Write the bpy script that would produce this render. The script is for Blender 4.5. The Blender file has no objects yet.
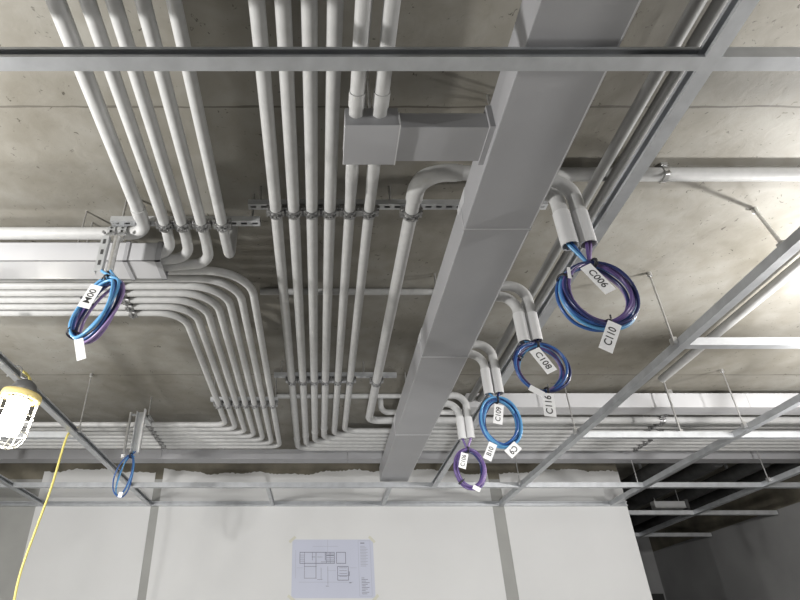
import bpy, bmesh, math, random
from mathutils import Vector, Matrix
random.seed(7)
C = bpy.context.scene.collection
ZC = 1.3            # eye height: heights below are written from the eye, everything is lifted by ZC at the end
V = Vector

# ------------------------------------------------------------------ materials
def mat(name, col, rough=.5, metal=0., bump=0., bscale=40., var=0., vscale=6., spec=.5, emit=None, estr=0., stretch=None):
    m = bpy.data.materials.new(name); m.use_nodes = True
    nt = m.node_tree; b = nt.nodes['Principled BSDF']
    b.inputs['Base Color'].default_value = (*col, 1); b.inputs['Roughness'].default_value = rough
    b.inputs['Metallic'].default_value = metal; b.inputs['Specular IOR Level'].default_value = spec
    if emit:
        b.inputs['Emission Color'].default_value = (*emit, 1); b.inputs['Emission Strength'].default_value = estr
    tc = nt.nodes.new('ShaderNodeTexCoord'); src = tc.outputs['Object']
    if stretch:
        mp = nt.nodes.new('ShaderNodeMapping'); mp.inputs['Scale'].default_value = stretch
        nt.links.new(src, mp.inputs['Vector']); src = mp.outputs['Vector']
    if var:
        n = nt.nodes.new('ShaderNodeTexNoise'); n.inputs['Scale'].default_value = vscale; n.inputs['Detail'].default_value = 5
        nt.links.new(src, n.inputs['Vector'])
        r = nt.nodes.new('ShaderNodeValToRGB')
        r.color_ramp.elements[0].position = .3; r.color_ramp.elements[1].position = .7
        r.color_ramp.elements[0].color = (*[c*(1-var) for c in col], 1)
        r.color_ramp.elements[1].color = (*[min(1, c*(1+var)) for c in col], 1)
        nt.links.new(n.outputs['Fac'], r.inputs['Fac']); nt.links.new(r.outputs['Color'], b.inputs['Base Color'])
    if bump:
        n2 = nt.nodes.new('ShaderNodeTexNoise'); n2.inputs['Scale'].default_value = bscale; n2.inputs['Detail'].default_value = 4
        nt.links.new(src, n2.inputs['Vector'])
        bp = nt.nodes.new('ShaderNodeBump'); bp.inputs['Strength'].default_value = bump; bp.inputs['Distance'].default_value = .01
        nt.links.new(n2.outputs['Fac'], bp.inputs['Height']); nt.links.new(bp.outputs['Normal'], b.inputs['Normal'])
    return m

def slab_material():
    m = bpy.data.materials.new('cast concrete'); m.use_nodes = True
    nt = m.node_tree; N = nt.nodes; L = nt.links; b = N['Principled BSDF']
    b.inputs['Roughness'].default_value = .62; b.inputs['Specular IOR Level'].default_value = .35
    tc = N.new('ShaderNodeTexCoord'); P = tc.outputs['Object']
    def noise(scale, det=6, dist=0.):
        n = N.new('ShaderNodeTexNoise'); n.inputs['Scale'].default_value = scale; n.inputs['Detail'].default_value = det
        n.inputs['Distortion'].default_value = dist; L.new(P, n.inputs['Vector']); return n.outputs['Fac']
    def ramp(f, p0, c0, p1, c1):
        r = N.new('ShaderNodeValToRGB'); e = r.color_ramp.elements
        e[0].position = p0; e[0].color = (*c0, 1); e[1].position = p1; e[1].color = (*c1, 1)
        L.new(f, r.inputs['Fac']); return r.outputs['Color']
    def mix(a, bb, f, mode='MULTIPLY'):
        x = N.new('ShaderNodeMix'); x.data_type = 'RGBA'; x.blend_type = mode
        if isinstance(f, float): x.inputs[0].default_value = f
        else: L.new(f, x.inputs[0])
        L.new(a, x.inputs[6]); L.new(bb, x.inputs[7]); return x.outputs[2]
    base = ramp(noise(.9, 8, .6), .32, (.185, .172, .142), .68, (.36, .35, .32))
    fine = ramp(noise(7., 8, .4), .3, (.80, .78, .74), .65, (1., 1., 1.))
    col = mix(base, fine, .8)
    pit = ramp(noise(28., 3, 1.5), .27, (.2, .18, .15), .33, (1, 1, 1))
    col = mix(col, pit, .8)
    # formwork joints across the soffit
    sep = N.new('ShaderNodeSeparateXYZ'); L.new(P, sep.inputs[0])
    def math_(op, a, bb=None):
        x = N.new('ShaderNodeMath'); x.operation = op
        for i, q in enumerate((a, bb)):
            if q is None: continue
            if isinstance(q, (int, float)): x.inputs[i].default_value = q
            else: L.new(q, x.inputs[i])
        return x.outputs[0]
    wob = math_('MULTIPLY', math_('SUBTRACT', noise(3., 4), .5), .03)
    yy = math_('ADD', sep.outputs['Y'], wob)
    line = None
    for y0 in (1.66, 4.34, 7.0, -1.0):
        d = math_('ABSOLUTE', math_('SUBTRACT', yy, y0))
        s = math_('LESS_THAN', d, math_('MULTIPLY', noise(5., 5), .010))
        line = s if line is None else math_('MAXIMUM', line, s)
    dk = N.new('ShaderNodeRGB'); dk.outputs[0].default_value = (.10, .09, .075, 1)
    col = mix(col, dk.outputs[0], math_('MULTIPLY', line, .85), 'MIX')
    # pale skim smears near the right-hand joint
    L.new(col, b.inputs['Base Color'])
    bp = N.new('ShaderNodeBump'); bp.inputs['Strength'].default_value = .25; bp.inputs['Distance'].default_value = .01
    L.new(noise(14., 8, .5), bp.inputs['Height']); L.new(bp.outputs['Normal'], b.inputs['Normal'])
    return m

M = {
 'slab': slab_material(),
 'beam': mat('bare concrete', (.17, .155, .12), .85, bump=.3, bscale=30, var=.3, vscale=4),
 'pipe': mat('grey conduit plastic', (.46, .46, .455), .5, spec=.35, var=.06, vscale=3, stretch=(8, 8, 8)),
 'darkpipe': mat('dark grey conduit', (.22, .22, .215), .55, spec=.3, var=.1, vscale=5),  # a darker grey than the other conduits
 'stub': mat('pale grey conduit plastic', (.56, .56, .56), .4, var=.04, vscale=5),
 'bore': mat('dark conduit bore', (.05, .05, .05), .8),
 'duct': mat('grey painted sheet steel', (.34, .34, .352), .42, var=.05, vscale=2.5, bump=.02, bscale=6),
 'ductw': mat('light painted sheet steel', (.50, .50, .51), .35, var=.04, vscale=2.5),
 'seam': mat('folded steel seam', (.30, .30, .31), .45),
 'galv': mat('galvanised steel', (.50, .515, .535), .4, .6, bump=.04, bscale=25, var=.1, vscale=14),
 'galvd': mat('dull galvanised steel', (.50, .51, .52), .5, .45, var=.12, vscale=12),
 'zinc': mat('zinc plated steel', (.60, .60, .60), .3, .85, var=.15, vscale=60),
 'clamp': mat('dull zinc clamp steel', (.34, .34, .34), .38, .8, var=.45, vscale=70),
 'black': mat('black plastic', (.02, .02, .025), .5),
 'white': mat('white painted plasterboard', (.66, .66, .655), .75, bump=.04, bscale=12, var=.03, vscale=1.2),
 'board': mat('unpainted filler and board', (.34, .34, .325), .85, var=.07, vscale=3),
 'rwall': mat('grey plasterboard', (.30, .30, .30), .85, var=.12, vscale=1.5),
 'floor': mat('concrete floor', (.26, .255, .24), .8, var=.12, vscale=2),
 'blue': mat('blue cable jacket', (.033, .10, .30), .28),
 'sky': mat('light blue cable jacket', (.10, .30, .55), .28),
 'navy': mat('dark blue cable jacket', (.02, .028, .11), .28),
 'purple': mat('purple cable jacket', (.115, .075, .22), .28),
 'lilac': mat('lilac cable jacket', (.27, .19, .38), .28),
 'tag': mat('white tag card', (.82, .82, .82), .6),
 'ink': mat('black ink', (.03, .03, .03), .7),
 'paper': mat('drawing paper', (.52, .54, .64), .7),
 'pink': mat('grey printed line', (.13, .13, .17), .7),
 'faint': mat('faint printed line', (.38, .39, .46), .7),
 'tape': mat('masking tape', (.60, .59, .50), .6),
 'yellow': mat('yellow rubber cord', (.74, .64, .20), .45),
 'glow': mat('lit lamp diffuser', (.9, .9, .85), .5, emit=(1, .97, .90), estr=26.),
 'cage': mat('cream plastic lamp guard', (.85, .83, .74), .5),
 'ring': mat('yellow plastic lamp collar', (.72, .58, .24), .5),
 'cap': mat('dark grey lamp housing', (.10, .10, .10), .5),
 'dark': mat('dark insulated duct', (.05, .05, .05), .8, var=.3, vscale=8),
 'doorm': mat('dark door', (.03, .03, .03), .6),
}

# ------------------------------------------------------------------ mesh helpers
class MB:
    """collects shapes (world coordinates) for ONE mesh"""
    def __init__(s): s.v = []; s.f = []; s.sm = []
    def add(s, vs, fs, smooth=False):
        k = len(s.v); s.v += [V(p) for p in vs]
        s.f += [tuple(i+k for i in f) for f in fs]; s.sm += [smooth]*len(fs); return s
    def box(s, x0, x1, y0, y1, z0, z1):
        vs = [(x0,y0,z0),(x1,y0,z0),(x1,y1,z0),(x0,y1,z0),(x0,y0,z1),(x1,y0,z1),(x1,y1,z1),(x0,y1,z1)]
        return s.add(vs, [(0,3,2,1),(4,5,6,7),(0,1,5,4),(1,2,6,5),(2,3,7,6),(3,0,4,7)])
    def obox(s, o, ax, ay, az):
        """box centred on o with half-axis vectors"""
        vs = [o+ax*i+ay*j+az*k for k in (-1,1) for i,j in ((-1,-1),(1,-1),(1,1),(-1,1))]
        return s.add(vs, [(0,3,2,1),(4,5,6,7),(0,1,5,4),(1,2,6,5),(2,3,7,6),(3,0,4,7)])
    def prism(s, prof, axis, a0, a1):
        """prof: (u, z) outline; axis 'X' -> u is y, axis 'Y' -> u is x"""
        n = len(prof)
        def P(a, u, z): return (a, u, z) if axis == 'X' else (u, a, z)
        vs = [P(a0,u,z) for u,z in prof] + [P(a1,u,z) for u,z in prof]
        fs = [(i,(i+1)%n,n+(i+1)%n,n+i) for i in range(n)] + [tuple(range(n))[::-1], tuple(range(n,2*n))]
        return s.add(vs, fs)
    def tube(s, pts, r, seg=14, caps=True, closed=False, hollow=0.):
        pts = [V(p) for p in pts]; n = len(pts)
        rr = r if isinstance(r, (list, tuple)) else [r]*n
        T = []
        for i in range(n):
            if closed: t = pts[(i+1)%n]-pts[(i-1)%n]
            else: t = pts[min(i+1,n-1)]-pts[max(i-1,0)]
            T.append(t.normalized())
        a = V((0,0,1)) if abs(T[0].z) < .9 else V((0,1,0))
        nrm = (a - T[0]*a.dot(T[0])).normalized(); rings = []
        for i in range(n):
            nrm = (nrm - T[i]*nrm.dot(T[i])).normalized(); bn = T[i].cross(nrm)
            rings.append([pts[i]+(nrm*math.cos(2*math.pi*k/seg)+bn*math.sin(2*math.pi*k/seg))*rr[i] for k in range(seg)])
        vs = [p for q in rings for p in q]; fs = []
        m = n if closed else n-1
        for i in range(m):
            j = (i+1)%n
            for k in range(seg):
                l = (k+1)%seg; fs.append((i*seg+k, i*seg+l, j*seg+l, j*seg+k))
        s.add(vs, fs, True)
        if closed: return s
        if hollow:
            inn = [[pts[i]+(p-pts[i])*((rr[i]-hollow)/rr[i]) for p in rings[i]] for i in range(n)]
            s.add([p for q in inn for p in q], [f[::-1] for f in fs], True)
            for i in (0, n-1):
                fl = [(k,(k+1)%seg,seg+(k+1)%seg,seg+k) for k in range(seg)]
                s.add(rings[i]+inn[i], fl if i else [f[::-1] for f in fl])
        elif caps:
            s.add(rings[0], [tuple(range(seg))[::-1]]); s.add(rings[-1], [tuple(range(seg))])
        return s
    def lathe(s, o, prof, seg=20, mtx=None):
        n = len(prof); vs = []
        for r, z in prof:
            for k in range(seg):
                p = V((r*math.cos(2*math.pi*k/seg), r*math.sin(2*math.pi*k/seg), z))
                vs.append((mtx @ p if mtx else p) + V(o))
        fs = [(i*seg+k, i*seg+(k+1)%seg, (i+1)*seg+(k+1)%seg, (i+1)*seg+k) for i in range(n-1) for k in range(seg)]
        return s.add(vs, fs, True)
    def build(s, name, m, parent=None, origin=None):
        if parent is not None: o0 = abs_loc(parent)
        elif origin is not None: o0 = V(origin)
        else:
            lo = [min(p[i] for p in s.v) for i in range(3)]; hi = [max(p[i] for p in s.v) for i in range(3)]
            o0 = V([(lo[i]+hi[i])/2 for i in range(3)])
        me = bpy.data.meshes.new(name)
        me.from_pydata([tuple(p-o0) for p in s.v], [], s.f)
        me.polygons.foreach_set('use_smooth', s.sm)
        me.materials.append(m if not isinstance(m, str) else M[m])
        bm = bmesh.new(); bm.from_mesh(me); bmesh.ops.recalc_face_normals(bm, faces=bm.faces); bm.to_mesh(me); bm.free()
        ob = bpy.data.objects.new(name, me); C.objects.link(ob)
        if parent is not None: ob.parent = parent
        else: ob.location = o0
        return ob

def abs_loc(o):
    p = V(o.location)
    while o.parent: o = o.parent; p += V(o.location)
    return p

def tag(o, label, cat, group=None):
    o['label'] = label; o['category'] = cat
    if group: o['group'] = group
    return o
def struct(o):
    o['kind'] = 'structure'; return o
def thing(name, label, cat, loc, group=None):
    o = bpy.data.objects.new(name, None); C.objects.link(o); o.location = loc; o.empty_display_size = .05
    return tag(o, label, cat, group)

def rounded(pts, rads, n=8):
    """polyline with its corners turned into arcs"""
    pts = [V(p) for p in pts]
    if isinstance(rads, (int, float)): rads = [rads]*(len(pts)-2)
    out = [pts[0]]
    for i in range(1, len(pts)-1):
        a, b, c = pts[i-1], pts[i], pts[i+1]
        u = (a-b).normalized(); w = (c-b).normalized(); r = rads[i-1]
        ang = u.angle(w)
        if ang > math.pi-.01 or r <= 0: out.append(b); continue
        d = min(r/math.tan(ang/2), (a-b).length*.49 if i > 1 else (a-b).length*.95, (c-b).length*.49 if i < len(pts)-2 else (c-b).length*.95)
        rr = d*math.tan(ang/2)
        bis = (u+w).normalized(); cen = b+bis*(rr/math.sin(ang/2))
        p0 = b+u*d; e0 = (p0-cen); e1 = (b+w*d-cen); tot = e0.angle(e1); ax = e0.cross(e1).normalized()
        for k in range(n+1): out.append(cen + Matrix.Rotation(tot*k/n, 3, ax) @ e0)
    out.append(pts[-1]); return out

def text_mesh(body, size):
    cu = bpy.data.curves.new('lettering', 'FONT'); cu.body = body; cu.size = size; cu.offset = size*.012; cu.align_x = 'CENTER'; cu.align_y = 'CENTER'
    ob = bpy.data.objects.new('lettering', cu); C.objects.link(ob)
    bpy.context.view_layer.update()
    me = bpy.data.meshes.new_from_object(ob.evaluated_get(bpy.context.evaluated_depsgraph_get()))
    vs = [V(v.co) for v in me.vertices]; fs = [tuple(p.vertices) for p in me.polygons]
    bpy.data.objects.remove(ob); bpy.data.curves.remove(cu); bpy.data.meshes.remove(me)
    return vs, fs

# ------------------------------------------------------------------ the room
H = 2.0; WY = 6.72
struct(MB().box(-4.6, 5.6, -3.2, 10.3, H, H+.2).build('ceiling', 'slab', origin=(0, 0, H)))
struct(MB().box(-4.6, 5.6, -3.2, 10.3, -ZC-.1, -ZC).build('floor', 'floor', origin=(0, 0, -ZC)))
struct(MB().box(-4.6, -4.45, -3.2, 10.3, -ZC, H).build('wall_left', 'white'))
struct(MB().box(-4.45, 3.43, WY, WY+.15, -ZC, 1.80).build('wall_back', 'board'))
struct(MB().box(-4.45, 3.43, WY, WY+.15, 1.80, H).build('trim_4', 'beam'))
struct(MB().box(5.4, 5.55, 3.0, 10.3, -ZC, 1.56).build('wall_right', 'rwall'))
struct(MB().box(5.4, 5.55, 3.0, 10.3, 1.56, H).build('trim_5', 'beam'))
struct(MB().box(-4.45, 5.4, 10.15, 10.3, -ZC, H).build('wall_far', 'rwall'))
d = MB().box(4.55, 5.35, 10.10, 10.15, -ZC, .95); struct(d.build('door_1', 'doorm'))

def plaster(name, x0, x1, seed):
    """skim coat of one wall panel; its top edge is torn, 4 mm proud of the board"""
    rnd = random.Random(seed); n = int((x1-x0)/.02); z = 1.885; top = []
    ph = [rnd.uniform(0, 6.3) for _ in range(4)]
    for i in range(n+1):
        x = x0+(x1-x0)*i/n
        z = 1.882 + .022*math.sin(x*2.1+ph[0]) + .014*math.sin(x*6.3+ph[1]) + .008*math.sin(x*17+ph[2]) + rnd.uniform(-.008, .008)
        top.append((x, z))
    out = [(x0, -ZC)]+[(x1, -ZC)]+top[::-1]
    k = len(out)
    b = MB()
    b.add([(x, WY-.006, z) for x, z in out]+[(x, WY, z) for x, z in out],
          [tuple(range(k))]+[(i, (i+1)%k, k+(i+1)%k, k+i) for i in range(k)])
    return struct(b.build(name, 'white'))
plaster('trim_1', -3.13, -1.855, 1)
plaster('trim_2', -1.765, 1.935, 2)
plaster('trim_3', 2.065, 3.43, 3)

# ------------------------------------------------------------------ ceiling framing (open steel studs)
ZF, FH = 1.5, .047
def cprof(u0, w, open_side, z0=ZF, h=FH, lip=.011, t=.003):
    p = [(0,0),(w,0),(w,h),(0,h),(0,h-lip),(t,h-lip),(t,h-t),(w-t,h-t),(w-t,t),(t,t),(t,lip),(0,lip)]
    if open_side > 0: p = [(w-a, b) for a, b in p]
    return [(u0+a, z0+b) for a, b in p]
G1, G2 = 'long ceiling studs running to the wall', 'cross ceiling studs'
def stud(axis, u0, a0, a1, op, label, group, w=.048, m='galv'):
    o = MB().prism(cprof(u0, w, op), axis, a0, a1).build('ceiling_stud', m)
    return tag(o, label, 'ceiling stud', group)
stud('X', 1.066, -2.6, 1.126, -1, 'galvanised cross stud nearest overhead, open face towards the viewer, ending at the long stud', G2)
stud('X', 1.066, 1.174, 3.4, 1, 'galvanised cross stud top right corner, closed face, ending at the long stud', G2)
stud('Y', 1.126, -1.2, 5.88, -1, 'long galvanised stud beside the wide grey wireway, cable coils hanging in front', G1)
stud('Y', 2.0, -.6, 6.67, 1, 'long galvanised stud crossing the right concrete, second of its kind from the wireway', G1)
stud('Y', 3.222, .5, 6.67, 1, 'long galvanised stud meeting the wall at its right corner, third from the wireway', G1)
stud('Y', 4.392, 3.2, 8.7, 1, 'long galvanised stud in the dark bay beyond the wall end, rightmost', G1)
stud('Y', -1.888, 2.5, 6.67, 1, 'long galvanised stud on the left above the caged work lamp', G1)
stud('Y', -3.07, 3., 6.67, 1, 'short visible end of the long stud at the far left wall corner', G1)
stud('X', 2.864, 2.048, 3.222, 1, 'shiny short cross stud on the right edge, nearest on the right of the long stud', G2)
stud('X', 4.40, 2.048, 3.222, 1, 'cross stud under the bright wireway between two long studs on the right', G2)
stud('X', 4.40, 3.27, 4.392, 1, 'cross stud at right edge under the bright wireway, past the third long stud', G2)
stud('X', 4.40, -4.4, -1.888, 1, 'bright cross stud at left edge behind the caged work lamp', G2)
for x0, x1, lb in ((-4.44, -3.07, 'cross stud before the wall at the far left edge'), (-3.022, -1.888, 'cross stud before the wall left of the long left stud, yellow cord passing'),
                   (-1.84, 2.0, 'longest cross stud before the white wall, under the drawing side of the room'), (2.048, 3.222, 'cross stud before the right white wall panel'),
                   (3.27, 4.392, 'cross stud before the dark bay right of the wall corner'), (4.44, 5.38, 'cross stud reaching the right wall of the dark bay')):
    stud('X', 5.885, x0, x1, 1, lb, G2)
for y0, lbs in ((7.12, ('cross stud just behind the wall corner in the dark bay', 'cross stud behind the wall corner touching the dark right wall')),
                (8.48, ('deepest cross stud in the dark bay left of the long stud', 'deepest cross stud in the dark bay meeting the right wall'))):
    stud('X', y0, 3.2, 4.392, 1, lbs[0], G2, m='galvd'); stud('X', y0, 4.44, 5.38, 1, lbs[1], G2, m='galvd')
stud('Y', -.52, 5.933, 6.67, 1, 'short stud joining cross stud to wall above the left end of the drawing', 'short studs at the wall', w=.035)
stud('Y', .70, 5.933, 6.67, 1, 'short stud joining cross stud to wall right of the drawing', 'short studs at the wall', w=.035)
o = MB().prism(cprof(6.672, .042, -1, lip=.012), 'X', -4.44, 3.42).build('wall_runner', 'galv')
tag(o, 'galvanised runner channel fixed along the white back wall', 'wall channel')

# threaded hanger rods with a foot clip
def rod(p0, p1, label, r=.0055):
    t = thing('hanger_rod', label, 'hanger rod', p1, 'hanger rods of the ceiling studs')
    MB().tube([p0, p1], r, 8).build('rod', 'zinc', t)
    MB().tube([V(p0), V(p0)+V((0,0,-.025))], .014, 8).build('anchor', 'zinc', t)
    c = V(p1); MB().box(c.x-.012, c.x+.012, c.y-.018, c.y+.018, c.z-.035, c.z+.006).build('clip', 'zinc', t)
rod((1.985,2.89,H), (1.985,2.89,1.55), 'thin straight rod on bright concrete beside the largest cable coil')
rod((2.25,2.31,H), (2.02,2.03,1.56), 'leaning thick dark rod on the brightest concrete at upper right', .009)
rod((-1.828,4.32,H), (-1.828,4.32,1.55), 'thin rod to the left long stud, right of the caged lamp')
rod((2.836,4.425,H), (2.836,4.425,1.56), 'rod with loose clamps passing in front of the bright wireway', .008)
rod((1.985,4.36,H), (1.985,4.36,1.55), 'short rod at the long stud below the bright wireway left part')
rod((3.21,4.24,H), (3.21,4.24,1.55), 'short rod at the third long stud near the right edge')
rod((3.21,5.95,H), (3.21,5.95,1.55), 'thin rod above the right corner of the white wall')
rod((4.38,5.75,H), (4.38,5.75,1.55), 'thin rod in front of the dark bay at the right edge')
rod((1.985,5.83,H), (1.985,5.83,1.55), 'thin rod over the white wall below the light blue coil')

# ------------------------------------------------------------------ pipes
def pipe(pts, r, label, group, rads=0., name='conduit_pipe', m='pipe', couplings=(), seg=16):
    """a conduit; couplings: (point, direction) sleeves"""
    path = rounded(pts, rads) if len(pts) > 2 else pts
    if not couplings:
        return tag(MB().tube(path, r, seg).build(name, m), label, 'pipe', group)
    t = thing(name, label, 'pipe', V(pts[0]), group)
    MB().tube(path, r, seg).build('tube', m, t)
    for p, dv in couplings:
        p = V(p); dv = V(dv).normalized()
        MB().tube([p-dv*.03, p+dv*.03], r+.0035, seg).build('coupling', m, t)
    return t

GC = 'middle conduits in six parallel runs'
ORD = ['first', 'second', 'third', 'fourth', 'fifth', 'sixth', 'seventh']
# six parallel runs that turn right at the back
CX = [-.200, -.115, -.029, .056, .151, .2436]
CY = [5.72-.1*i for i in range(6)]
for i in range(6):
    x = CX[i]
    if i < 4:
        pts = [(x,-3.,1.84), (x,CY[i],1.84), (5.38,CY[i],1.84)]; rd = [.10]
        lb = f'grey conduit of the middle run, {ORD[i]} from its left, straight to the back'
        pipe(pts, .028, lb, GC, rd, couplings=[((x, CY[i]-.28, 1.84), (0,1,0))])
    else:
        x0 = (.134, .2165)[i-4]
        pipe([(x0,-3.,1.645), (x0,1.405,1.645)], .0256, f'grey conduit entering the near side of the square box, {("left","right")[i-4]} one of two', 'conduits into the square box',
             couplings=[((x0,1.33,1.645), (0,1,0))])
        pts = [(x0,1.57,1.645), (x0,1.70,1.645), (x,2.0,1.84), (x,CY[i],1.84), (5.38,CY[i],1.84)]
        pipe(pts, .026, f'grey conduit leaving the far side of the square box, {("left","right")[i-4]} one of two', 'conduits leaving the square box', [.3,.3,.10])
# the larger conduit with elbows at both ends
ELB = pipe([(3.9,2.015,1.956), (.98,2.015,1.956), (.62,1.88,1.835), (.445,1.88,1.835), (.445,4.93,1.835), (5.38,4.93,1.835)], .033,
     'thick grey conduit elbowing from under the square trunk branch to the far right', 'thick elbow conduit', [.3,.3,.12,.09],
     couplings=[((.60,1.88,1.835), (1,0,0)), ((.445,2.02,1.835), (0,1,0))])
MB().tube(rounded([(.61,1.88,1.835), (.445,1.88,1.835), (.445,2.05,1.835)], .12), .0395, 18).build('elbow', 'pipe', ELB)

# left group of five large runs
GL = 'five large conduits upper left'
LX = [-.827, -.727, -.645, -.5525, -.455]
pipe([(LX[0],-3.,1.78), (LX[0],2.235,1.78), (-4.44,2.235,1.78)], .031, 'large conduit with white elbow turning left above the left trunk, leftmost of five', GL, [.085],
     couplings=[((LX[0],2.08,1.78), (0,1,0)), ((LX[0]-.14,2.235,1.78), (1,0,0))])
EY = [2.327, 2.378, 2.430]
for i in (1,2,3):
    pipe([(LX[i],-3.,1.78), (LX[i],EY[i-1]-.13,1.78), (LX[i],EY[i-1],1.745), (-.815,EY[i-1],1.718)], [.031,.031,.031][0] if False else .0265+.0045*0, f'large conduit curving into the open trunk end, {ORD[i]} from the left of five', GL, [.1,(.055,.09,.12)[i-1]])
pipe([(LX[4],-3.,1.78), (LX[4],2.46,1.78), (LX[4],2.46,H)], .025, 'thinner conduit bending up to the concrete, rightmost of the five upper left', GL, [.09])

# lower left nest of seven runs
GN = 'seven nested conduits lower left'
for i in range(7):
    x = -.793+.0718*i; y0 = 2.967-.0718*i; y1 = 4.86+.098*i; r0 = .16+.012*i
    pipe([(-4.44,y0,1.77), (x,y0,1.77), (x,y1,1.77), (-4.44,y1,1.77)], .0225,
         f'conduit of the U-shaped nest on the left, {ORD[i]} from its inside', GN, [r0, .09])

# right hand runs
GR = 'right hand conduits'
pipe([(1.279,-2.5,1.895), (1.279,5.5,1.895)], .025, 'dark grey conduit beside the long stud, nearer the wide wireway', GR, m='darkpipe')
pipe([(1.353,-2.5,1.895), (1.353,5.5,1.895)], .025, 'dark grey conduit tight against the long stud, right of its twin', GR, m='darkpipe')
pipe([(2.75,-.5,1.945), (2.75,4.3,1.945)], .03, 'conduit strapped to the concrete at right, behind the second long stud', GR)
pipe([(.55,4.83,H), (.55,4.83,1.87), (5.38,4.83,1.87)], .024, 'upper back conduit right of the wireway, nearest of the three thin rows', GR, [.06])
pipe([(.80,5.04,H), (.80,5.04,1.85), (5.38,5.04,1.85)], .024, 'back conduit right of the wireway, middle of the three thin rows', GR, [.06])
pipe([(.80,5.13,H), (.80,5.13,1.85), (5.38,5.13,1.85)], .024, 'back conduit right of the wireway, farthest of the three thin rows', GR, [.06])
GS = 'thin conduits fixed tight to the concrete'
pipe([(-.36,3.06,1.975), (1.0,3.06,1.975)], .021, 'thin conduit across dark concrete behind the middle runs, halfway back', GS)
pipe([(-.36,4.72,1.975), (1.2,4.72,1.975)], .021, 'thin conduit across dark concrete behind the middle runs, near their far bend', GS)

# pipe clamp on the thick right hand cross pipe
# ------------------------------------------------------------------ struts with clamps
def clamp_mb(c, dv, r):
    """two-band saddle with bolts round a pipe at c running along dv"""
    b = MB(); c = V(c); dv = V(dv); up = V((0,0,1)); sd = dv.cross(up)
    for k in (-.015, .015): b.tube([c+dv*(k-.008), c+dv*(k+.008)], r+.005, 16)
    for s in (-1, 1):
        b.obox(c+sd*s*(r+.010)+up*.006, sd*.008, dv*.020, up*.018)
        b.tube([c+sd*s*(r+.010)-dv*.02, c+sd*s*(r+.010)-dv*.034], .0075, 6); b.tube([c+sd*s*(r*.55)-up*(r*.85)+dv*.0, c+sd*s*(r*.72)-up*(r*1.02+.012)], .006, 6)
    b.obox(c-up*(r+.005)-dv*.002, sd*.012, dv*.014, up*.004)
    b.tube([c-up*(r+.006), c-up*(r+.016)], .006, 6)
    return b
def strut(axis, u, z0, a0, a1, clamps, label, rods=(), w=.04):
    """slotted channel; clamps: (centre, direction, radius)"""
    P = (lambda a, v, z: V((a, u+v, z))) if axis == 'X' else (lambda a, v, z: V((u+v, a, z)))
    t = thing('strut_channel', label, 'strut channel', P((a0+a1)/2, 0, z0), 'slotted strut channels')
    b = MB(); hw = w/2; h = .03; n = max(2, round((a1-a0)/.05)); st = (a1-a0)/n
    bx = lambda q0,q1,v0,v1,za,zb: b.box(*(min(P(q0,v0,0)[0],P(q1,v1,0)[0]), max(P(q0,v0,0)[0],P(q1,v1,0)[0]),
                                          min(P(q0,v0,0)[1],P(q1,v1,0)[1]), max(P(q0,v0,0)[1],P(q1,v1,0)[1]), za, zb))
    bx(a0,a1,-hw,-hw+.002,z0,z0+h); bx(a0,a1,hw-.002,hw,z0,z0+h)
    bx(a0,a1,-hw+.002,-.007,z0,z0+.002); bx(a0,a1,.007,hw-.002,z0,z0+.002)
    for k in range(n):
        q = a0+k*st; bx(q,q+st*.22,-.007,.007,z0,z0+.002); bx(q+st*.78,q+st,-.007,.007,z0,z0+.002)
    b.build('channel', 'galvd', t)
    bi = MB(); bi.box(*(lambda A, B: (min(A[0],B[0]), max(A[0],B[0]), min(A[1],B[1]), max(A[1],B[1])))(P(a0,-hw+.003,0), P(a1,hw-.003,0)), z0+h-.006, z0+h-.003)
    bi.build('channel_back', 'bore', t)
    for q in (rods or (a0+.03, a1-.03)):
        MB().tube([P(q,0,z0+.004), P(q,0,H)], .006, 8).build('threaded_rod', 'zinc', t)
    for c, dv, r in clamps: clamp_mb(c, dv, r).build('pipe_clamp', 'clamp', t)
    return t
Y1, X1 = (0,1,0), (1,0,0)
strut('X', 2.146, 1.87, -.335, 1.10, [((CX[i],2.146,1.84),Y1,.028) for i in range(6)]+[((.445,2.15,1.835),Y1,.034)],
      'slotted strut carrying the middle conduits, nearest across the dark concrete', (-.28, .35, 1.05))
strut('X', 4.096, 1.87, -.335, .60, [((CX[i],4.096,1.84),Y1,.028) for i in range(6)]+[((.445,4.10,1.835),Y1,.034)],
      'slotted strut carrying the middle conduits farther back, before their bend', (-.28, .35))
strut('X', 2.20, 1.812, -1.0, -.28, [((LX[i],2.17,1.78),Y1,(.0265,.0265,.0265,.025)[i-1]) for i in (1,2,3,4)],
      'slotted strut with clamps holding the five upper left conduits', (-.95, -.32))
strut('X', 4.40, 1.797, -.86, -.32, [((-.793+.0718*i,4.40,1.77),Y1,.0225) for i in range(7)],
      'slotted strut with seven clamps across the nested left conduits', (-.84, -.34), w=.036)
strut('Y', -1.09, 1.797, 2.49, 3.02, [((-1.09,2.967-.0718*i,1.77),X1,.0225) for i in range(7)],
      'strut with clamps on the nested conduits behind the upper left cable coil', (2.5, 3.01), w=.036)
strut('Y', -1.46, 1.797, 4.78, 5.53, [((-1.46,4.86+.098*i,1.77),X1,.0225) for i in range(7)],
      'strut with a chain of dark clamps on the back rows at left', (4.8, 5.51), w=.036)
strut('Y', 3.02, 1.885, 4.77, 5.20, [((3.02,4.83,1.87),X1,.024), ((3.02,4.93,1.835),X1,.033), ((3.02,5.04,1.85),X1,.024), ((3.02,5.13,1.85),X1,.024)],
      'short strut with clamps on the back conduits at right', (4.79, 5.18), w=.036)
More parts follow.
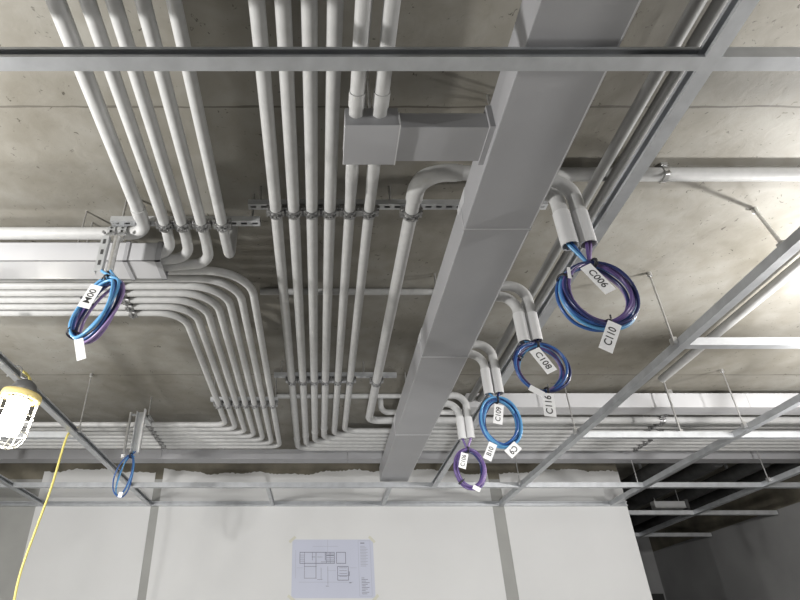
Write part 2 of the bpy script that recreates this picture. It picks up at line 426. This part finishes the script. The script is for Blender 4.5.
strut('Y', 3.15, 1.873, 5.15, 5.82, [((3.15,CY[i],1.84),X1,(.028 if i<4 else .026)) for i in range(6)],
      'strut with dark clamps on the lowest back conduits above the wall corner', (5.17, 5.8), w=.036)

t = thing('pipe_clip', 'silver clip on the horizontal pipe at right of the long stud', 'pipe clip', (1.62,2.015,1.97))
MB().tube([(1.607,2.015,1.956),(1.633,2.015,1.956)], .038, 16).build('band', 'zinc', t)
MB().box(1.605,1.635,1.98,2.06,1.985,H).build('bracket', 'zinc', t)
MB().tube([(1.62,1.975,1.94),(1.61,1.96,1.91),(1.585,1.96,1.905)], .006, 6).build('bolt', 'zinc', t)

# ------------------------------------------------------------------ wireways
t = thing('wireway', 'wide grey square-section wireway running overhead from the top to the wall', 'wireway', (.76,2.5,1.57))
DX0, DX1, DZ0, DZ1 = .621, .897, 1.57, 1.716
ys = [-2.5, .70, 1.942, 3.153, 4.544, 5.95]
for k in range(5):
    e = .0015 if k % 2 else 0
    b = MB().box(DX0-e, DX1+e, ys[k]+.002, ys[k+1]-.002, DZ0-e, DZ1)
    sec = b.build('section', 'duct', t)
    bv = sec.modifiers.new('edge', 'BEVEL'); bv.width = .003; bv.segments = 2
for k in range(5):
    MB().box(DX1-.003, DX1+.002, ys[k]+.01, ys[k+1]-.01, DZ0-.003, DZ0+.008).build('lid_edge', 'ductw', t)
for k in range(1,5):
    MB().box(DX0-.004, DX1+.004, ys[k]-.006, ys[k]+.002, DZ0-.004, DZ1).build('joint_band', 'ductw', t)
    MB().box(DX0-.0045, DX1+.0045, ys[k]+.002, ys[k]+.005, DZ0-.0045, DZ1).build('joint_gap', 'seam', t)
    b = MB(); b.add([(DX0-.003, ys[k]-.10, DZ1), (DX0-.003, ys[k]+.05, DZ1), (DX0-.003, ys[k]+.05, DZ1-.03), (DX0-.003, ys[k]-.06, DZ1-.05),
                     (DX0-.001, ys[k]-.10, DZ1), (DX0-.001, ys[k]+.05, DZ1), (DX0-.001, ys[k]+.05, DZ1-.03), (DX0-.001, ys[k]-.06, DZ1-.05)],
                    [(0,1,2,3),(4,7,6,5),(0,4,5,1),(1,5,6,2),(2,6,7,3),(3,7,4,0)])
    b.build('side_bracket', 'ductw', t)
for q in (.2, 1.6, 2.9, 4.3, 5.6):
    for x in (.70, .82): MB().tube([(x,q,DZ1-.005),(x,q,H)], .006, 8).build('threaded_rod', 'zinc', t)

t = thing('wireway_branch', 'short grey wireway branch joining the square box to the wide wireway', 'wireway', (.45,1.5,1.60))
b = MB().box(.283, .6195, 1.417, 1.578, 1.60, 1.673).build('section', 'duct', t)
MB().box(.600, .6205, 1.405, 1.59, 1.592, 1.70).build('collar', 'duct', t)
t = thing('junction_box', 'square grey steel junction box with two conduits through it', 'junction box', (.19,1.487,1.585))
b = MB().box(.095, .282, 1.395, 1.578, 1.588, 1.674).build('body', 'duct', t)
b = MB().box(.092, .285, 1.392, 1.581, 1.582, 1.5885).build('cover', 'duct', t)
bv = b.modifiers.new('edge', 'BEVEL'); bv.width = .002; bv.segments = 1
MB().box(.2825, .2865, 1.392, 1.581, 1.582, 1.65).build('edge_trim', 'stub', t)

for y in (1.43, 1.545):
    MB().tube([(.188,y,1.672),(.188,y,H)], .005, 8).build('threaded_rod', 'zinc', t)
def sheet_box(bmx, x0, x1, y0, y1, z0, z1, w=.003):
    """open-ended rectangular tube along X"""
    bmx.box(x0,x1,y0,y0+w,z0,z1); bmx.box(x0,x1,y1-w,y1,z0,z1); bmx.box(x0,x1,y0,y1,z0,z0+w); bmx.box(x0,x1,y0,y1,z1-w,z1); return bmx
t = thing('left_wireway', 'pale steel wireway at left with an open end taking three conduits', 'wireway', (-2.5,2.377,1.66))
sheet_box(MB(), -4.44, -.93, 2.298, 2.457, 1.66, 1.775).build('section', 'ductw', t)
sheet_box(MB(), -.927, -.775, 2.300, 2.455, 1.662, 1.773).build('end_section', 'ductw', t)
b = MB(); sheet_box(b, -.945, -.925, 2.294, 2.461, 1.656, 1.779, .005); b.build('joint_band', 'duct', t)
b = MB(); sheet_box(b, -.790, -.764, 2.296, 2.459, 1.658, 1.777, .006); b.build('end_flange', 'seam', t)
for x in (-3.6, -2.2, -1.2):
    for y in (2.33, 2.42): MB().tube([(x,y,1.77),(x,y,H)], .005, 8).build('threaded_rod', 'zinc', t)

t = thing('right_wireway', 'bright flat wireway crossing the right side below the concrete', 'wireway', (3.2,4.67,1.825))
MB().box(1.25, 3.6, 4.60, 4.76, 1.825, 1.95).build('section', 'ductw', t); MB().box(3.602, 5.39, 4.60, 4.76, 1.825, 1.95).build('section', 'ductw', t)
for x in (1.5, 3.0, 4.4): MB().box(x-.02, x+.02, 4.64, 4.72, 1.95, H).build('hanger', 'zinc', t)
t = thing('back_wireway', 'long grey wireway below the concrete in front of the back wall', 'wireway', (0,5.98,1.785))
for a, bb in ((-4.44,-1.6),(-1.597,.3),(.303,2.4),(2.403,5.38)): MB().box(a, bb, 5.90, 6.05, 1.785, 1.885).build('section', 'duct', t)
for x in (-3.0, -1.0, 1.0, 3.0, 4.6): MB().box(x-.02, x+.02, 5.94, 6.0, 1.885, H).build('hanger', 'zinc', t)

# ------------------------------------------------------------------ drops and cable coils
def stub(x, y, zt, ze, x0, r, label, group):
    """conduit that leaves the wireway sideways, bends down and ends open"""
    t = thing('drop_conduit', label, 'conduit', (x, y, ze), group)
    MB().tube(rounded([(x0,y,zt),(x,y,zt),(x,y,zt-.20)], [min(.09, (x-x0)*.9)]), r, 16).build('elbow', 'pipe', t)
    MB().tube([(x,y,1.505),(x,y,ze)], r+.003, 16, hollow=.004).build('sleeve', 'stub', t)
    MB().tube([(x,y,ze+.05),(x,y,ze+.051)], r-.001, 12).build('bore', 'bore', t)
    return t

def coil(c, rx, rz, cols, leads, tags, label, roll=0., yaw=0., depth=.02, r=.0062, seed=0, ties=(90, 270), lean=0.):
    """hanging bundle of cable loops; ring plane faces -Y, then roll about Y, yaw about Z, lean about X"""
    rnd = random.Random(seed); c = V(c)
    R = Matrix.Rotation(yaw, 3, 'Z') @ Matrix.Rotation(lean, 3, 'X') @ Matrix.Rotation(roll, 3, 'Y')
    t = thing('cable_coil', label, 'cable coil', c, 'hanging cable coils')
    n = len(cols)
    for k, cl in enumerate(cols):
        a = 2*math.pi*k/n*1.7; f = .018
        ox, oy = rnd.uniform(-1,1)*.008, (k/(max(1,n-1))-.5)*depth*1.6
        dr = rnd.uniform(-.018, .012); ph = rnd.uniform(0,6.28); ph2 = rnd.uniform(0,6.28)
        pts = []
        for i in range(48):
            q = 2*math.pi*i/48
            w = dr + .007*math.sin(q+ph) + .004*math.sin(2*q+ph2)
            squeeze = .55+.45*min(1, abs(math.sin((q-math.pi/2)/1.0))*1.4)
            pts.append(c + R @ V(((rx+w*squeeze)*math.cos(q)+ox*.4, oy*squeeze+.005*math.sin(q*2+ph), (rz+w*squeeze)*math.sin(q))))
        MB().tube(pts, r, 8, closed=True).build('cable_loop', cl, t)
    top = c + R @ V((0,0,rz))
    for (p, cl) in leads:
        p = V(p); mid = (p+top)/2
        q = [p+V((0,0,.06)), p, p*.55+top*.45+V((0,0,-.004)), top+V((0,0,.004)), top + R @ V((.03*(1 if p.x < top.x else -1),0,-.006))]
        qq = [q[0]]
        for i in range(len(q)-1):
            for s in range(1,5):
                u = s/4; a0 = q[max(0,i-1)]; a1 = q[i]; a2 = q[i+1]; a3 = q[min(len(q)-1,i+2)]
                qq.append(.5*((2*a1)+(a2-a0)*u+(2*a0-5*a1+4*a2-a3)*u*u+(3*a1-a0-3*a2+a3)*u**3))
        MB().tube(qq, r, 8).build('lead', cl, t)
    for dg in ties:
        q = math.radians(dg); pc = c + R @ V((rx*math.cos(q), 0, rz*math.sin(q)))
        rad = (R @ V((math.cos(q)*rz, 0, math.sin(q)*rx))).normalized(); yv = R @ V((0,1,0)); tg = rad.cross(yv).normalized()
        ring = [pc + rad*.019*math.cos(a)+yv*(depth*.75+.008)*math.sin(a) for a in [2*math.pi*i/16 for i in range(16)]]
        b = MB()
        for off in (-.003, 0, .003): b.tube([p+tg*off for p in ring], .0032, 6, closed=True)
        b.tube([pc-yv*(depth+.006)-rad*.01, pc-yv*(depth+.008)-rad*.024], .003, 6)
        b.build('cable_tie', 'black', t)
    for (p, ang, ln, wd, txt, up) in tags:
        # p: where the tag is tied; ang: swing from straight down (degrees, + to the right); up: text reads upwards
        p = V(p); a = math.radians(ang); dn = V((math.sin(a), -.05, -math.cos(a))).normalized(); sd = V((math.cos(a), 0, math.sin(a)))
        nr = V((0,-1,0)); nr = (nr - dn*nr.dot(dn)).normalized(); sd = dn.cross(nr)
        cen = p + dn*ln*.5
        g = MB().obox(cen, dn*ln*.5, sd*wd*.5, nr*.0006).build('tag', 'tag', t)
        if txt:
            vs, fs = text_mesh(txt, wd*.78)
            ux = -dn if up else dn; uy = nr.cross(ux)
            MB().add([cen+ux*v.x+uy*v.y+nr*.0012 for v in vs], fs).build('lettering', 'ink', g)
    return t

GD = 'open conduit drops along the wide wireway'
pairs = [((.953,1.765), (1.024,1.765), .029, 1.345, 'nearest'), ((1.012,2.54), (1.074,2.54), .0265, 1.345, 'second'),
         ((1.0,3.19), (1.060,3.19), .0255, 1.345, 'third'), ((1.012,3.99), (1.072,3.99), .0255, 1.345, 'farthest')]
for (xa,ya), (xb,yb), r, ze, nm in pairs:
    stub(xa, ya, 1.612, ze, .897, r, f'left open conduit of the {nm} pair dropping beside the wide wireway', GD)
    stub(xb, yb, 1.676, ze+.006, .897, r, f'right open conduit of the {nm} pair dropping beside the wide wireway', GD)
coil((1.0,1.76,1.125), .128, .130, ['navy','purple','purple','blue','sky','navy','lilac','blue'], [((.945,1.765,1.36),'sky'), ((.962,1.765,1.36),'blue'), ((1.032,1.765,1.36),'lilac'), ((1.015,1.76,1.36),'purple')],
     [((.965,1.725,1.225), 27, .13, .048, 'C006', False), ((1.005,1.72,.985), -30, .125, .046, 'C110', True), ((.90,1.72,1.215), -8, .05, .012, '', False)],
     'largest blue and purple cable coil with two white tags, nearest on the right', seed=3, ties=(84, 270, 150), depth=.028)
coil((1.064,2.54,1.205), .118, .122, ['blue','navy','purple','purple','sky','blue','lilac'], [((1.012,2.54,1.36),'sky'), ((1.08,2.54,1.36),'navy'), ((1.068,2.545,1.36),'purple')],
     [((1.035,2.50,1.285), 26, .135, .056, 'C108', False), ((1.052,2.50,1.06), -6, .115, .054, 'C116', True), ((.975,2.50,1.09), 55, .07, .03, '', False)],
     'blue and purple cable coil with tags, second nearest on the right', seed=5, ties=(88, 270, 155), depth=.025)
coil((1.036,3.19,1.172), .104, .138, ['sky','blue','sky','blue','sky','navy','sky'], [((1.0,3.19,1.36),'sky'), ((1.06,3.19,1.36),'navy')],
     [((1.035,3.15,1.265), -14, .12, .052, 'C109', True), ((.965,3.15,1.04), -28, .105, .046, 'B10', True), ((1.10,3.15,1.03), -50, .085, .056, 'C9', False)],
     'light blue cable coil with three tags, third on the right', seed=8, ties=(88,), depth=.024, r=.0068)
coil((1.035,3.99,1.142), .10, .130, ['purple','purple','lilac','purple','navy','purple'], [((1.012,3.99,1.36),'purple'), ((1.072,3.99,1.36),'lilac')],
     [((1.005,3.95,1.235), -18, .11, .05, 'C106', True), ((1.03,3.95,1.01), 60, .05, .03, '', False)],
     'purple cable coil with one tag, smallest and farthest on the right', seed=9, ties=(88, 225), depth=.02, r=.008)

# left bracket with two slim drops and its tilted coil
GB = 'slim drops at the left bracket'
for x, nm in ((-.988,'left'), (-.938,'right')):
    t = thing('drop_conduit', f'slim metal drop above the tilted left coil, {nm} one', 'conduit', (x,2.165,1.50), GB)
    if nm == 'left':
        b = MB(); b.prism([(x-.016,2.150),(x+.016,2.150),(x+.016,2.18),(x-.016,2.18)], 'Y', 0, 0) if False else b.box(x-.017,x+.017,2.150,2.153,1.50,1.70)
        b.box(x-.017,x-.015,2.153,2.178,1.50,1.70); b.box(x+.015,x+.017,2.153,2.178,1.50,1.70); b.build('channel', 'galvd', t)
        for z in (1.545, 1.605, 1.665): MB().box(x-.006,x+.006,2.1485,2.150,z-.013,z+.013).build('slot', 'bore', t)
    else:
        MB().tube([(x,2.165,1.70),(x,2.165,1.50)], .016, 14, hollow=.004).build('tube', 'zinc', t)
t = thing('saddle_bracket', 'perforated steel saddle wrapped round the white left conduit', 'bracket', (-.963,2.2,1.70))
b = MB()
prof = [(2.262,1.81), (2.235,1.815), (2.212,1.806), (2.199,1.788), (2.197,1.770), (2.200,1.752), (2.19,1.735), (2.183,1.715), (2.183,1.69)]
for x0, x1 in ((-1.008,-.972),(-.956,-.918)):
    b.prism(prof+[(y-.003,z-.002) for y,z in prof[::-1]], 'X', x0, x1)
b.build('strap', 'galvd', t)
MB().box(-1.008,-.918,2.1805,2.185,1.69,1.725).build('cross_plate', 'zinc', t)
for x in (-.99,-.937):
    for y, z in ((2.193,1.782),(2.1925,1.762),(2.180,1.715)): MB().tube([(x,y+.004,z),(x,y-.001,z)], .006, 8).build('hole', 'bore', t)
for x in (-1.012,-.962,-.914): MB().tube([(x,2.185,1.742),(x,2.168,1.737)], .007, 6).build('bolt', 'clamp', t)
coil((-.925,2.10,1.265), .098, .150, ['sky','sky','blue','navy','lilac','purple','lilac'], [((-.982,2.165,1.52),'sky'), ((-.938,2.165,1.52),'sky')],
     [((-.915,2.02,1.335), -16, .115, .052, 'M00', True), ((-.955,2.06,1.105), 20, .10, .036, '', True)],
     'tilted light blue and lilac cable coil hanging at upper left', roll=math.radians(33), yaw=math.radians(-28), seed=4, ties=(115, 175, 245), depth=.036, r=.0068)
# far left drop
t = thing('drop_conduit', 'pale channel drop at the back left above a small loose loop', 'conduit', (-1.47,4.55,1.42), 'far left drop')
MB().box(-1.475,-1.405,4.545,4.552,1.42,1.76).build('channel', 'galvd', t)
MB().box(-1.475,-1.469,4.515,4.552,1.42,1.76).build('flange', 'galvd', t); MB().box(-1.417,-1.405,4.515,4.552,1.42,1.78).build('flange', 'stub', t)
MB().box(-1.46,-1.42,4.553,4.80,1.735,1.75).build('bracket', 'galvd', t)
t = thing('drop_conduit', 'thin rod drop with a white end at the back left', 'conduit', (-1.545,4.55,1.40), 'far left drop')
MB().tube([(-1.53,4.55,1.76),(-1.53,4.55,1.40)], .011, 10).build('tube', 'zinc', t); MB().tube([(-1.53,4.55,1.41),(-1.53,4.55,1.385)], .018, 10).build('end_cap', 'tag', t)
MB().box(-1.54,-1.475,4.553,4.565,1.735,1.75).build('bracket', 'galvd', t)
coil((-1.475,4.50,1.235), .055, .155, ['blue','sky','blue'], [((-1.44,4.55,1.44),'blue'), ((-1.455,4.55,1.44),'sky')], [((-1.47,4.46,1.10), -5, .04, .03, '', False)],
     'small loose blue cable loop hanging at the back left', roll=math.radians(8), seed=12, ties=(90,), depth=.03, r=.0055)

# ------------------------------------------------------------------ caged work lamp and cord
LO = V((-1.80, 3.26, 1.045))
t = thing('work_lamp', 'lit caged work lamp with a yellow collar hanging at the left edge', 'work lamp', LO)
TM = Matrix.Rotation(math.radians(6), 3, 'Y')
def lp(r, a, z): return LO + TM @ V((r*math.cos(a), r*math.sin(a), z))
b = MB().lathe(LO, [(.0,.075),(.035,.08),(.058,.10),(.064,.14),(.064,.28),(.05,.30),(0,.30)], 24, TM); b.build('diffuser', 'glow', t)
b = MB().lathe(LO, [(.085,.30),(.112,.30),(.116,.315),(.112,.335),(.085,.338),(.085,.30)], 28, TM); b.build('collar', 'ring', t)
b = MB().lathe(LO, [(.0,.425),(.03,.42),(.06,.40),(.072,.37),(.078,.338),(0,.338)], 24, TM); b.build('cap', 'cap', t)
for k in range(8):
    a = 2*math.pi*k/8
    pts = [lp(.108,a,.31), lp(.108,a,.10), lp(.10,a,.06), lp(.078,a,.03), lp(.045,a,.012), lp(.02,a,.008)]
    MB().tube(rounded(pts, .03, 4), .0036, 8).build('guard_wire', 'cage', t)
for rr, z in ((.1085,.20), (.108,.10), (.062,.02), (.02,.008)):
    MB().tube([lp(rr, 2*math.pi*k/28, z) for k in range(28)], .0036, 8, closed=True).build('guard_ring', 'cage', t)
hk = [LO+TM@V((0,0,.42)), V((-1.815,3.28,1.50)), V((-1.825,3.28,1.56)), V((-1.86,3.28,1.575)), V((-1.90,3.28,1.55)), V((-1.90,3.28,1.50))]
MB().tube(rounded(hk, .02, 4), .005, 8).build('hook', 'zinc', t)
cord = [(-1.76,3.30,1.43), (-1.80,3.36,1.52), (-1.90,3.42,1.60), (-2.0,3.6,1.58), (-1.98,3.95,1.60), (-1.95,4.3,1.60), (-1.93,4.425,1.57), (-1.925,4.36,1.50), (-1.925,4.33,1.35), (-1.925,4.30,1.1), (-1.95,4.27,.8), (-1.975,4.25,.5), (-1.96,4.24,.1), (-2.03,4.23,-.3), (-2.0,4.2,-.9), (-1.98,4.1,-1.28), (-1.9,3.6,-1.29)]
def spline(q, n=6):
    q = [V(p) for p in q]; out = [q[0]]
    for i in range(len(q)-1):
        a0, a1, a2, a3 = q[max(0,i-1)], q[i], q[i+1], q[min(len(q)-1,i+2)]
        for s in range(1, n+1):
            u = s/n; out.append(.5*((2*a1)+(a2-a0)*u+(2*a0-5*a1+4*a2-a3)*u*u+(3*a1-a0-3*a2+a3)*u**3))
    return out
tag(MB().tube(spline(cord), .0085, 10).build('power_cord', 'yellow'), 'yellow power cord hanging down the left side of the white wall', 'cord')

# ------------------------------------------------------------------ drawing taped to the wall
PX0, PX1, PZ0, PZ1 = -.275, .590, .590, 1.155
t = thing('floor_plan', 'large printed floor plan taped to the white wall', 'drawing', ((PX0+PX1)/2, WY-.008, PZ0))
MB().box(PX0, PX1, WY-.0085, WY-.0065, PZ0, PZ1).build('sheet', 'paper', t)
def q(zx, zy): return PX0+(zx-60)/675*(PX1-PX0), PZ1-(zy-75)/455*(PZ1-PZ0)
bl, bf = MB(), MB()
def seg(b, x0, y0, x1, y1, w=.0035):
    a, c = q(x0,y0), q(x1,y1); xa, xb = sorted((a[0],c[0])); za, zb = sorted((a[1],c[1]))
    b.box(xa-w/2, xb+w/2, WY-.0095, WY-.0085, za-w/2, zb+w/2)
def rect(b, x0, y0, x1, y1, w=.0035):
    for s in ((x0,y0,x1,y0),(x0,y1,x1,y1),(x0,y0,x0,y1),(x1,y0,x1,y1)): seg(b, *s, w)
rect(bl,125,178,410,265,.005); rect(bl,428,178,503,265,.005); rect(bl,435,290,523,395,.005)
seg(bl,258,178,258,380,.005); seg(bl,163,178,163,380); seg(bl,163,290,262,290); seg(bl,163,380,262,380); seg(bl,345,178,345,265); seg(bl,375,178,375,265)
for k in range(5): seg(bl,345,190+k*14,405,190+k*14)
for k in range(4): seg(bl,128,200+k*16,160,200+k*16,.003)
seg(bl,228,178,228,240); seg(bl,355,290,355,430,.003); seg(bl,300,300,300,390,.003); seg(bl,270,390,310,390,.003); seg(bl,530,330,530,360,.006); seg(bl,530,415,545,415,.006); seg(bl,340,440,360,440,.004)
seg(bl,300,254,410,254,.004); seg(bl,335,178,335,240,.006); seg(bl,345,200,405,200,.005); seg(bl,270,215,310,215,.003); seg(bl,225,215,250,215,.004); seg(bl,440,360,523,360); seg(bl,632,104,660,104,.008)
for k in range(4): seg(bl,450,300+k*22,510,300+k*22,.003)
seg(bf,100,300,150,300,.003); seg(bf,230,130,440,130,.003); seg(bf,90,160,90,380,.003); seg(bf,120,410,560,410,.003); seg(bf,540,300,590,300,.003); seg(bf,355,60+20,355,178,.003); seg(bf,360,322,420,322,.003)
rect(bf,610,85,710,515,.003)
for k in range(14): seg(bf,628,130+k*12,628+(35+(k*37)%25),130+k*12,.006)
for k in range(11): seg(bl,630,378+k*12,630+(20+(k*29)%45),378+k*12,.004)
bl.build('plan_lines', 'pink', t); bf.build('dimension_lines', 'faint', t)
for (cx, cz, a) in ((PX0+.0, PZ1-.0, 40), (PX1-.01, PZ1-.0, -45), (PX0+.0, PZ0+.0, -35), (PX1-.0, PZ0+.0, 45)):
    a = math.radians(a); MB().obox(V((cx, WY-.0105, cz)), V((math.cos(a),0,math.sin(a)))*.042, V((-math.sin(a),0,math.cos(a)))*.014, V((0,.0008,0))).build('tape', 'tape', t)

# ------------------------------------------------------------------ the dark bay past the wall
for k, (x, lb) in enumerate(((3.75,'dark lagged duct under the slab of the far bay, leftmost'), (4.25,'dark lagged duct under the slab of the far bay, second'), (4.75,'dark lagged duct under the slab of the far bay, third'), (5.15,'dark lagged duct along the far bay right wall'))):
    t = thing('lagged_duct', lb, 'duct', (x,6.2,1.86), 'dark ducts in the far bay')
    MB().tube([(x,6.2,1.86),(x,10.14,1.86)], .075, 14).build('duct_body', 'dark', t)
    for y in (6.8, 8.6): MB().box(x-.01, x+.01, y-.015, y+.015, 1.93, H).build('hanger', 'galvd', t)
t = thing('ceiling_fixture', 'pale box-shaped fixture hung in the dark bay past the wall corner', 'fixture', (4.38,7.55,1.66))
MB().box(4.18,4.56,7.5,7.6,1.66,1.74).build('housing', 'stub', t); MB().box(4.56,4.60,7.49,7.61,1.64,1.76).build('end_plate', 'cap', t)
for x in (4.22,4.52): MB().tube([(x,7.55,1.74),(x,7.55,H)], .005, 8).build('hanger', 'zinc', t)

# ------------------------------------------------------------------ lights: work lamps outside the view, plus added fill lamps and world fill
def lamp(loc, watts, rad, col):
    l = bpy.data.lights.new('side_light', 'POINT'); l.energy = watts; l.shadow_soft_size = rad; l.color = col
    o = bpy.data.objects.new('side_light', l); C.objects.link(o); o.location = loc; return o
lamp((-2.3, 1.15, .92), 225, .05, (1, .985, .96))
lamp((-3.1, 3.0, .92), 85, .05, (1, .985, .96))  # extra lamp, added to brighten the concrete farther back on the left
lamp((3.15, 2.4, 1.26), 166, .06, (1, .98, .955))
lamp((3.75, 3.7, 1.20), 58, .06, (1, .98, .955))  # second right lamp, added to carry light to the far concrete and wireway
lamp((2.45, .8, 1.22), 74, .05, (1, .98, .955))
def wall_fill(loc, aim, watts, ang, rad=.15):
    l = bpy.data.lights.new('wall_fill_light', 'SPOT'); l.energy = watts; l.spot_size = math.radians(ang); l.spot_blend = .5; l.shadow_soft_size = rad
    o = bpy.data.objects.new('wall_fill_light', l); C.objects.link(o); o.location = loc
    o.rotation_euler = (V(aim)-V(loc)).to_track_quat('-Z', 'Y').to_euler(); return o
wall_fill((.1, .3, -.9), (.25, 6.7, -.1), 380, 70)  # spot added as front fill to brighten the back wall
w = bpy.data.worlds.new('World'); bpy.context.scene.world = w; w.use_nodes = True
w.node_tree.nodes['Background'].inputs['Color'].default_value = (.85, .92, 1, 1); w.node_tree.nodes['Background'].inputs['Strength'].default_value = .15  # soft ambient fill, added through the open rear of the room

# ------------------------------------------------------------------ camera
F = 585.; TILT = math.atan(366/585.)
cd = bpy.data.cameras.new('camera'); cam = bpy.data.objects.new('camera', cd); C.objects.link(cam)
cd.sensor_width = 36; cd.lens = F/800*36; cd.shift_x = (400-318)/800; cd.clip_start = .02
cam.location = (0,0,0); cam.rotation_euler = (math.pi/2+TILT, 0, 0)
bpy.context.scene.camera = cam

for o in list(C.objects):
    if o.parent is None: o.location.z += ZC
sc = bpy.context.scene
sc.view_settings.view_transform = 'Standard'; sc.view_settings.look = 'None'; sc.view_settings.gamma = 1
sc.view_settings.use_curve_mapping = False; sc.view_settings.exposure = 0.
